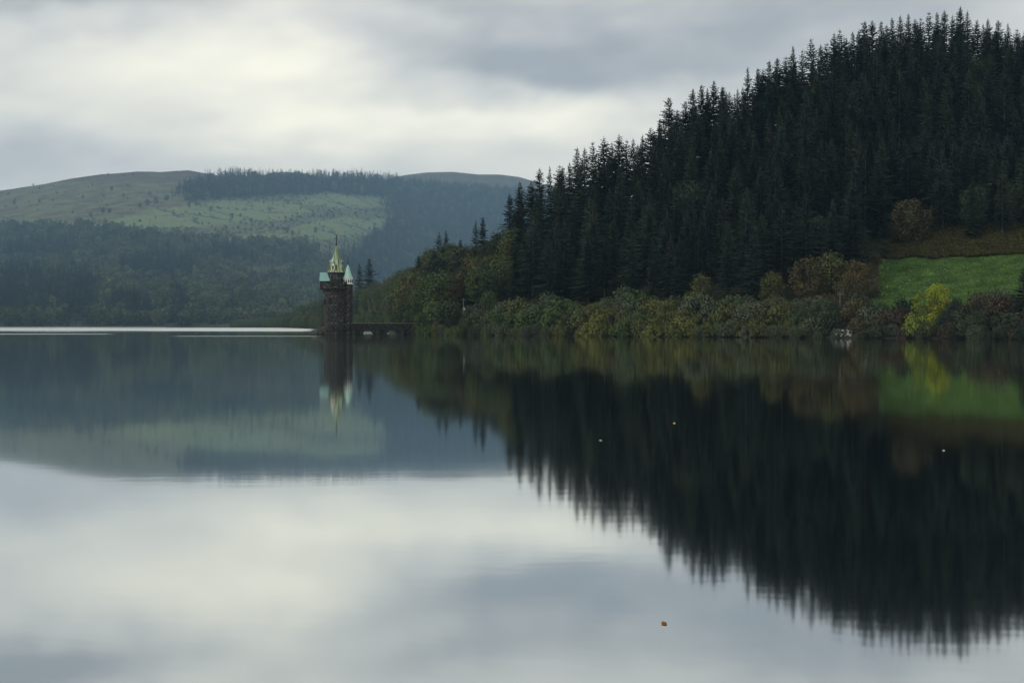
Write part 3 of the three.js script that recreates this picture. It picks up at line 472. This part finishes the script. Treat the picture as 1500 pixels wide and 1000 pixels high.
const verdigris = grainTexture(256, (u, v) => { const st = fbm2(u * 9, v * 1.3, 4), st2 = fbm2(u * 22 + 5, v * 2.2, 3), brown = smooth(0.02, 0.34, st + 0.25 * st2 + 0.1), ol = smooth(-0.1, 0.3, st2); const k = 0.92 + 0.12 * fbm2(u * 30, v * 30, 2); return [lerp(lerp(0.72, 0.68, ol), 0.38, brown) * k, lerp(lerp(0.83, 0.76, ol), 0.36, brown) * k, lerp(lerp(0.76, 0.56, ol), 0.20, brown) * k]; });
const timber = mat(0.07, 0.06, 0.05);
const copper = mat(0.85, 0.85, 0.85, { map: verdigris, roughness: 0.7, specularIntensity: 0.5 }), copperBlue = mat(0.21, 0.37, 0.36, { roughness: 0.7 }), copperPale = mat(0.34, 0.54, 0.46, { roughness: 0.7 });
{
  const D = 455, T = thing('straining_tower', 'tall dark stone water tower with green copper spire standing in the lake', 'tower', [X(492.5, D), 0, -D]);
  const ringed = (r0, r1, h, y, seg = 40) => drumUV(at(new THREE.CylinderGeometry(r1, r0, h, seg, 1), 0, y + h / 2, 0), r0);
  // shaft, batter at the foot
  const shaft = part('shaft', ringed(4.02, 3.96, 17.6, -1.5), stone, T);
  part('plinth', ringed(4.5, 4.4, 2.4, -1.5), ashlar, T);
  part('string_course', ringed(4.56, 4.42, 0.35, 1.25), ashlar, T);
  part('string_course', ringed(4.12, 4.12, 0.25, 9.3), ashlar, T);
  const slit = (parent, r, ang, y, w, h) => {
    const f = new THREE.Group(); f.name = 'window'; f.position.set(Math.sin(ang) * r, y, Math.cos(ang) * r); f.rotation.y = ang; parent.add(f);
    for (const k of [-1, 1]) part('jamb', at(new THREE.BoxGeometry(0.2, h + 0.4, 0.6), k * (w / 2 + 0.1), 0, 0.12), ashlar, f);
    part('lintel', at(new THREE.BoxGeometry(w, 0.2, 0.6), 0, h / 2 + 0.1, 0.12), ashlar, f); part('sill', at(new THREE.BoxGeometry(w, 0.2, 0.66), 0, -h / 2 - 0.1, 0.14), ashlar, f);
    part('pane', at(new THREE.BoxGeometry(w, h, 0.04), 0, 0, 0.1), glass, f);
  };
  slit(T, 3.9, -0.42, 11.3, 0.36, 1.5); slit(T, 3.9, 0.48, 11.3, 0.36, 1.5); slit(T, 3.9, -0.42, 6.8, 0.55, 2.6); slit(T, 3.9, -1.1, 10.9, 0.36, 1.4); slit(T, 3.9, -0.30, 2.9, 0.4, 1.2);
  // corbelled gallery
  const gallery = part('gallery', ringed(4.55, 4.55, 1.3, 15.3), stone, T);
  for (let k = 0; k < 30; k++) { const a = k / 30 * 6.2832, s = new THREE.Shape(); s.moveTo(0, 0); s.lineTo(0.62, 0); s.lineTo(0.62, -0.4); s.lineTo(0.3, -0.62); s.lineTo(0.3, -0.9); s.lineTo(0, -1.15); const g = new THREE.ExtrudeGeometry(s, { depth: 0.34, bevelEnabled: false }); g.translate(0, 0, -0.17); part('corbel', at(g, Math.cos(a) * 3.97, 15.32, -Math.sin(a) * 3.97, a), ashlar, gallery); }
  part('coping', ringed(4.7, 4.66, 0.28, 16.6), ashlar, T);
  for (let k = 0; k < 16; k++) { const a = k / 16 * 6.2832 + 0.1; part('merlon', uvMetres(at(new THREE.BoxGeometry(0.4, 0.62, 1.05), Math.cos(a) * 4.42, 17.18, -Math.sin(a) * 4.42, a)), ashlar, T); }
  // upper drum
  const drum = part('drum', drumUV(at(new THREE.CylinderGeometry(2.95, 2.95, 4.0, 8, 1), 0, 18.6, 0, Math.PI / 8), 2.95), stone, T);
  for (let k = 0; k < 8; k++) for (const o of [-0.42, 0.42]) { const a = k / 8 * 6.2832; const g = new THREE.BoxGeometry(0.42, 1.7, 0.2); g.translate(o, 0, 2.70); part('drum_window', at(g, 0, 19.1, 0, a), glass, drum); }
  part('eaves', at(new THREE.CylinderGeometry(3.25, 3.0, 0.3, 8, 1), 0, 20.55, 0, Math.PI / 8), lead, T);
  // bellcast spire, eight-sided
  const spire = (() => {
    const prof = [[3.45, 0], [2.95, 0.55], [2.5, 1.5], [1.75, 3.9], [1.05, 6.0], [0.42, 8.0], [0.1, 9.1]], pos = [], uv = [], idx = [];
    for (let k = 0; k < 8; k++) prof.forEach(([r, y], i) => { for (const e of [0, 1]) { const a = (k + e) / 8 * 6.2832 + Math.PI / 8; pos.push(Math.cos(a) * r, y, Math.sin(a) * r); uv.push((k + e) / 8 * 2, y / 10); } if (i) { const b = k * prof.length * 2 + (i - 1) * 2; idx.push(b, b + 2, b + 1, b + 1, b + 2, b + 3); } });
    const g = new THREE.BufferGeometry(); g.setAttribute('position', new THREE.Float32BufferAttribute(pos, 3)); g.setAttribute('uv', new THREE.Float32BufferAttribute(uv, 2)); g.setIndex(idx); g.computeVertexNormals(); return g.translate(0, 20.7, 0);
  })();
  const roof = part('spire_roof', spire, copper, T);
  for (let k = 0; k < 8; k++) { const a = k / 8 * 6.2832 + Math.PI / 8; part('hip_rib', limb([V(Math.cos(a) * 2.97, 21.27, Math.sin(a) * 2.97), V(Math.cos(a) * 1.77, 24.62, Math.sin(a) * 1.77), V(Math.cos(a) * 0.44, 28.7, Math.sin(a) * 0.44)], [0.07, 0.07, 0.05], 5), copper, roof); }
  const dormer = (ang, r, y, w, h, depth, m) => {   // gabled lucarne
    const d = new THREE.Group(); d.name = 'dormer'; d.position.set(Math.sin(ang) * r, y, Math.cos(ang) * r); d.rotation.y = ang; T.add(d);
    const s = new THREE.Shape(); s.moveTo(-w / 2, 0); s.lineTo(w / 2, 0); s.lineTo(w / 2, h); s.lineTo(0, h + w * 0.95); s.lineTo(-w / 2, h);
    const g = new THREE.ExtrudeGeometry(s, { depth, bevelEnabled: false }); g.translate(0, 0, -depth); part('dormer_cheek', g, m, d);
    for (const k of [-1, 1]) part('dormer_roof', at(new THREE.BoxGeometry(w * 1.35, 0.09, depth + 0.3), k * w * 0.36, h + w * 0.36, -depth / 2 + 0.12, 0, 0, -k * 1.09), copper, d);
    part('dormer_opening', at(new THREE.BoxGeometry(w * 0.62, h * 0.8, 0.06), 0, h * 0.48, 0.03), glass, d);
  };
  dormer(-0.35, 2.55, 21.4, 1.15, 1.7, 1.5, cream); dormer(-1.92, 2.15, 23.4, 0.75, 0.8, 1.2, copper); dormer(1.22, 2.15, 23.4, 0.75, 0.8, 1.2, copper); dormer(2.8, 2.55, 21.4, 1.15, 1.7, 1.5, cream);
  // finial with cross
  const fin = part('finial', at(new THREE.LatheGeometry([[0, 0], [0.26, 0.02], [0.14, 0.35], [0.3, 0.62], [0.2, 0.9], [0.13, 1.2], [0.12, 3.0], [0, 3.25]].map((p) => new THREE.Vector2(...p)), 10), 0, 29.6, 0), iron, T);
  part('cross_arm', at(new THREE.BoxGeometry(1.05, 0.26, 0.2), 0, 32.1, 0), iron, fin); part('ball', at(new THREE.SphereGeometry(0.26, 10, 8), 0, 32.95, 0), iron, fin);
  // stair turret with cream lantern
  const tx = 3.95, tz = 0.9, tur = part('stair_turret', drumUV(at(new THREE.CylinderGeometry(1.6, 1.62, 18.3, 24), tx, 7.65, tz), 1.6), stone, T);
  part('turret_band', drumUV(at(new THREE.CylinderGeometry(1.95, 1.95, 0.4, 24), tx, 3.1, tz), 1.9), ashlar, tur); part('turret_band', drumUV(at(new THREE.CylinderGeometry(2.05, 2.05, 0.4, 24), tx, 1.9, tz), 1.9), ashlar, tur); part('turret_band', drumUV(at(new THREE.CylinderGeometry(2.2, 2.3, 1.2, 24), tx, 0.2, tz), 1.9), ashlar, tur);
  const lan = part('lantern', at(new THREE.CylinderGeometry(1.52, 1.52, 1.75, 12), tx, 17.65, tz), cream, T);
  part('lantern_sill', at(new THREE.CylinderGeometry(1.72, 1.72, 0.22, 24), tx, 16.86, tz), cream, lan); part('lantern_eaves', at(new THREE.CylinderGeometry(1.78, 1.6, 0.16, 24), tx, 18.58, tz), cream, lan);
  for (let k = 0; k < 12; k++) { const a = (k + 0.5) / 12 * 6.2832; for (const u of [-0.34, 0.34]) { const g = new THREE.BoxGeometry(0.50, 0.44, 0.08); g.translate(0, u * 0.72, 1.47); part('pane', at(g, tx, 17.7, tz, a), glass, lan); } }
  part('turret_roof', at(new THREE.LatheGeometry([[1.85, 0], [1.55, 0.4], [1.15, 1.5], [0.62, 3.2], [0.12, 4.55], [0, 4.6]].map((p) => new THREE.Vector2(...p)), 16), tx, 18.66, tz), copperPale, T);
  part('turret_finial', at(new THREE.LatheGeometry([[0, 0], [0.16, 0.05], [0.08, 0.3], [0.2, 0.5], [0.1, 0.8], [0.09, 2.4], [0, 2.5]].map((p) => new THREE.Vector2(...p)), 8), tx, 23.2, tz), iron, T);
  // hoist bay corbelled out to the left, gabled copper roof
  const bay = new THREE.Group(); bay.name = 'hoist_bay'; bay.position.set(-3.7, 15.2, 0.6); T.add(bay);
  part('bay_wall', uvMetres(at(new THREE.BoxGeometry(3.2, 2.9, 2.6), 0.1, 1.3, 0)), stone, bay);
  { const s = new THREE.Shape(); s.moveTo(-1.3, 0); s.lineTo(1.3, 0); s.lineTo(0, 2.6); part('bay_gable', at(new THREE.ExtrudeGeometry(s, { depth: 3.2, bevelEnabled: false }), -1.55, 2.75, 0, Math.PI / 2), timber, bay); }
  for (const k of [-1, 1]) part('bay_roof', at(new THREE.BoxGeometry(3.5, 0.12, 3.25), 0.0, 4.02, k * 0.86, 0, k * 1.10), copperBlue, bay);
  part('bay_corbel', uvMetres(at(new THREE.CylinderGeometry(1.5, 0.5, 2.4, 12), 0.5, -1.35, 0)), stone, bay);
  part('barge_board', at(new THREE.BoxGeometry(0.14, 0.3, 3.2), -1.8, 3.95, 0.88, 0, 1.10), lead, bay); part('barge_board', at(new THREE.BoxGeometry(0.14, 0.3, 3.2), -1.8, 3.95, -0.88, 0, -1.10), lead, bay);
  for (const [x, z] of [[-5.35, 0.9], [-4.75, 1.0], [-4.45, 0.2]]) part('hoist_rail', limb([V(x, 15.4, z), V(x, 1.4, z)], [0.1, 0.1], 6), iron, T);
  // bridge to the shore
  const B = thing('stone_bridge', 'low dark stone bridge with two arches joining tower and shore', 'bridge', [X(517, D), 0, -D + 0.5]);
  const L = 22.5, s = new THREE.Shape(); s.moveTo(-0.4, -1.5); s.lineTo(-0.4, 3.2); s.lineTo(L, 3.2); s.lineTo(L, -1.5);
  for (const c of [12.9, 5.0]) { s.lineTo(c + 1.9, -1.5); s.lineTo(c + 1.9, 0.0); s.absellipse(c, 0.0, 1.9, 1.4, 0, Math.PI, false); s.lineTo(c - 1.9, -1.5); }
  part('arcade', uvMetres(at(new THREE.ExtrudeGeometry(s, { depth: 4.2, bevelEnabled: false, curveSegments: 14 }), 0, 0, -2.1)), wet, B);
  for (const z of [-2.2, 2.2]) { part('parapet', uvMetres(at(new THREE.BoxGeometry(L + 0.4, 0.55, 0.35), L / 2 - 0.2, 3.46, z * 0.93)), wet, B); part('coping', uvMetres(at(new THREE.BoxGeometry(L + 0.5, 0.14, 0.5), L / 2 - 0.2, 3.8, z * 0.93)), coping, B); }
  for (const c of [12.9, 5.0]) part('arch_ring', at(new THREE.TorusGeometry(1.0, 0.13, 5, 20, Math.PI).applyMatrix4(new THREE.Matrix4().makeScale(2.0, 1.5, 1)), c, 0, 2.13), ashlar, B);
  for (const c of [0.9, 9.0, 17.2]) part('pier', uvMetres(at(new THREE.CylinderGeometry(0.9, 1.1, 3.2, 12), c, 0.1, 2.0)), wet, B);
}
// ---------- rocks ----------
function rockShape(seed) { const g = new THREE.IcosahedronGeometry(1, 2), p = g.attributes.position; for (let i = 0; i < p.count; i++) { const x = p.getX(i), y = p.getY(i), z = p.getZ(i), k = 1 + 0.35 * fbm3(x * 1.1 + seed, y * 1.1, z * 1.1, 3); p.setXYZ(i, x * k, y * k * 0.75, z * k); } g.computeVertexNormals(); return g; }
const rocks = [rockShape(1), rockShape(5), rockShape(9)];
{
  const r = rng(91), o = thing('rock_heap', 'heap of dark boulders at the foot of the tower', 'rocks', [X(470.5, 455), 0, -454.5]), dm = mat(0.036, 0.038, 0.034), dm2 = mat(0.06, 0.062, 0.055);
  for (let k = 0; k < 20; k++) { const x = (r() - 0.45) * 5.2, s = 0.6 + 0.7 * r(), q = part('boulder', rocks[k % 3], k % 4 ? dm : dm2, o); q.position.set(x, Math.max(0, 2.6 - Math.abs(x - 0.6) * 0.95) * r(), (r() - 0.3) * 2.4); q.scale.setScalar(s * 1.3); q.rotation.set(r() * 3, r() * 6, r()); }
  const px = 1243, D = table(SHORE, px), w = thing('stone_pile', 'scatter of pale grey stones at the water edge below the pole', 'stones', [X(px, D), 0, -D]), pm = mat(0.34, 0.35, 0.35), pm2 = mat(0.2, 0.21, 0.21);
  for (let k = 0; k < 46; k++) { const x = (r() + r() - 1) * 3.4 + 0.8, t = r() * 4.5, s = 0.13 + 0.2 * r(), q = part('stone', rocks[k % 3], k % 3 ? pm2 : pm, w); q.position.set(x, hill(px, D + t) + 0.12, -t); q.scale.setScalar(s); q.rotation.set(r() * 3, r() * 6, r()); }
  const line = mat(0.05, 0.055, 0.045), wl = [];
  for (let q = 1274; q < 1346; q += 2.2) { const d = table(SHORE, q) + 19.5; wl.push(at(rocks[q % 3 | 0].clone().scale(0.3, 0.42, 0.3), X(q, d), hill(q, d) + 0.45 + 0.12 * r(), -d, r() * 6)); wl.push(at(rocks[0].clone().scale(0.34, 0.36, 0.34), X(q + 1, d), hill(q, d) + 0.12, -d, r() * 6)); }
  tag(part('dry_stone_wall', join(wl), line, scene), 'low dark dry stone wall along the foot of the meadow', 'wall');
}
// ---------- poles and wires along the shore road ----------
{
  const wood = mat(0.14, 0.135, 0.12), dull = mat(0.09, 0.08, 0.07), tips = [];
  const POLES = [[679, 437, wood, 'pole with a crossarm and grey box among the trees near the bridge'], [797, 440, dull, 'dim pole in front of the tall fir trunks'], [951, 440, dull, 'dim pole behind the tallest shore bush'], [1068, 437, dull, 'dim pole between the gold bush and the gold-flecked tree'], [1181, 436, dull, 'short dim pole next to the lone tall pole'], [1231, 428, wood, 'tall pale pole above the stones left of the meadow']];
  for (const [px, row, m, label] of POLES) {
    const D = table(SHORE, px) + (m === wood ? 12 : 18.5), g = hill(px, D), H = heightAt(row, D) - g, o = thing('utility_pole', label, 'pole', [X(px, D), g - 0.3, -D], 0.2, 'poles along the shore road');
    part('post', limb([V(0, 0, 0), V(0, H + 0.3, 0)], [0.13, 0.1], 8), m, o);
    const arm = part('crossarm', at(new THREE.BoxGeometry(1.5, 0.14, 0.12), 0, H - 0.2, 0.14), m, o);
    for (const k of [-0.6, 0.6]) part('insulator', at(new THREE.CylinderGeometry(0.05, 0.07, 0.2, 8), k, H - 0.03, 0.14), lead, arm);
    if (px === 679) part('transformer_box', at(new THREE.BoxGeometry(0.7, 0.95, 0.5), 0.1, H - 3.0, 0.4), mat(0.42, 0.43, 0.42), o);
    tips.push([X(px, D), g + H - 0.25, -D + 0.1]);
  }
  tips.push([X(1420, table(SHORE, 1420) + 30), hill(1420, table(SHORE, 1420) + 30) + 6, -(table(SHORE, 1420) + 30)]);
  for (let i = 1; i < tips.length; i++) {
    const a = tips[i - 1], b = tips[i], pts = []; for (let k = 0; k <= 10; k++) { const f = k / 10; pts.push(V(lerp(a[0], b[0], f), lerp(a[1], b[1], f) - 1.6 * f * (1 - f), lerp(a[2], b[2], f))); }
    tag(part(numbered('overhead_wire'), limb(pts, pts.map(() => 0.03), 4), iron, scene), 'thin overhead wire strung between the poles along the shore', 'wire', 'wires along the shore road');
  }
}
// ---------- leaves afloat ----------
{
  const s = new THREE.Shape(); s.moveTo(0, -0.045); s.bezierCurveTo(0.035, -0.03, 0.035, 0.02, 0, 0.05); s.bezierCurveTo(-0.035, 0.02, -0.035, -0.03, 0, -0.045);
  const base = new THREE.ExtrudeGeometry(s, { depth: 0.004, bevelEnabled: false, curveSegments: 6 }).rotateX(-Math.PI / 2);
  const floor = [[973, 914, 1, 'brown curled leaf floating on the pale reflection of the sky', mat(0.16, 0.07, 0.01)], [988, 620, 1.3, 'yellow leaf floating on the dark reflection of the firs', mat(0.5, 0.4, 0.05)], [1383, 660, 0.8, 'pale leaf floating on the dark reflection of the hill top', mat(0.42, 0.42, 0.36)], [880, 645, 0.8, 'small pale leaf floating on the reflected leafy trees', mat(0.35, 0.33, 0.2)]];
  for (const [px, row, k, label, m] of floor) { const D = EYE * F / (row - HZ), o = part(numbered('floating_leaf'), base, m, scene); o.position.set(X(px, D), 0.004, -D); o.scale.set(k, 3, k); o.rotation.set(0.12, 1.2 + px, 0.1); tag(o, label, 'leaf'); }
}
scene.traverse((o) => { if (o.isMesh) o.castShadow = o.receiveShadow = true; });
console.log('near trees', trees.length, 'fir', trees.filter((t) => t.kind === 'fir').length, 'broad', trees.filter((t) => t.kind === 'broadleaf').length, 'shrub', trees.filter((t) => t.kind === 'shrub').length, 'rest', rest.length);
renderer.render(scene, camera);
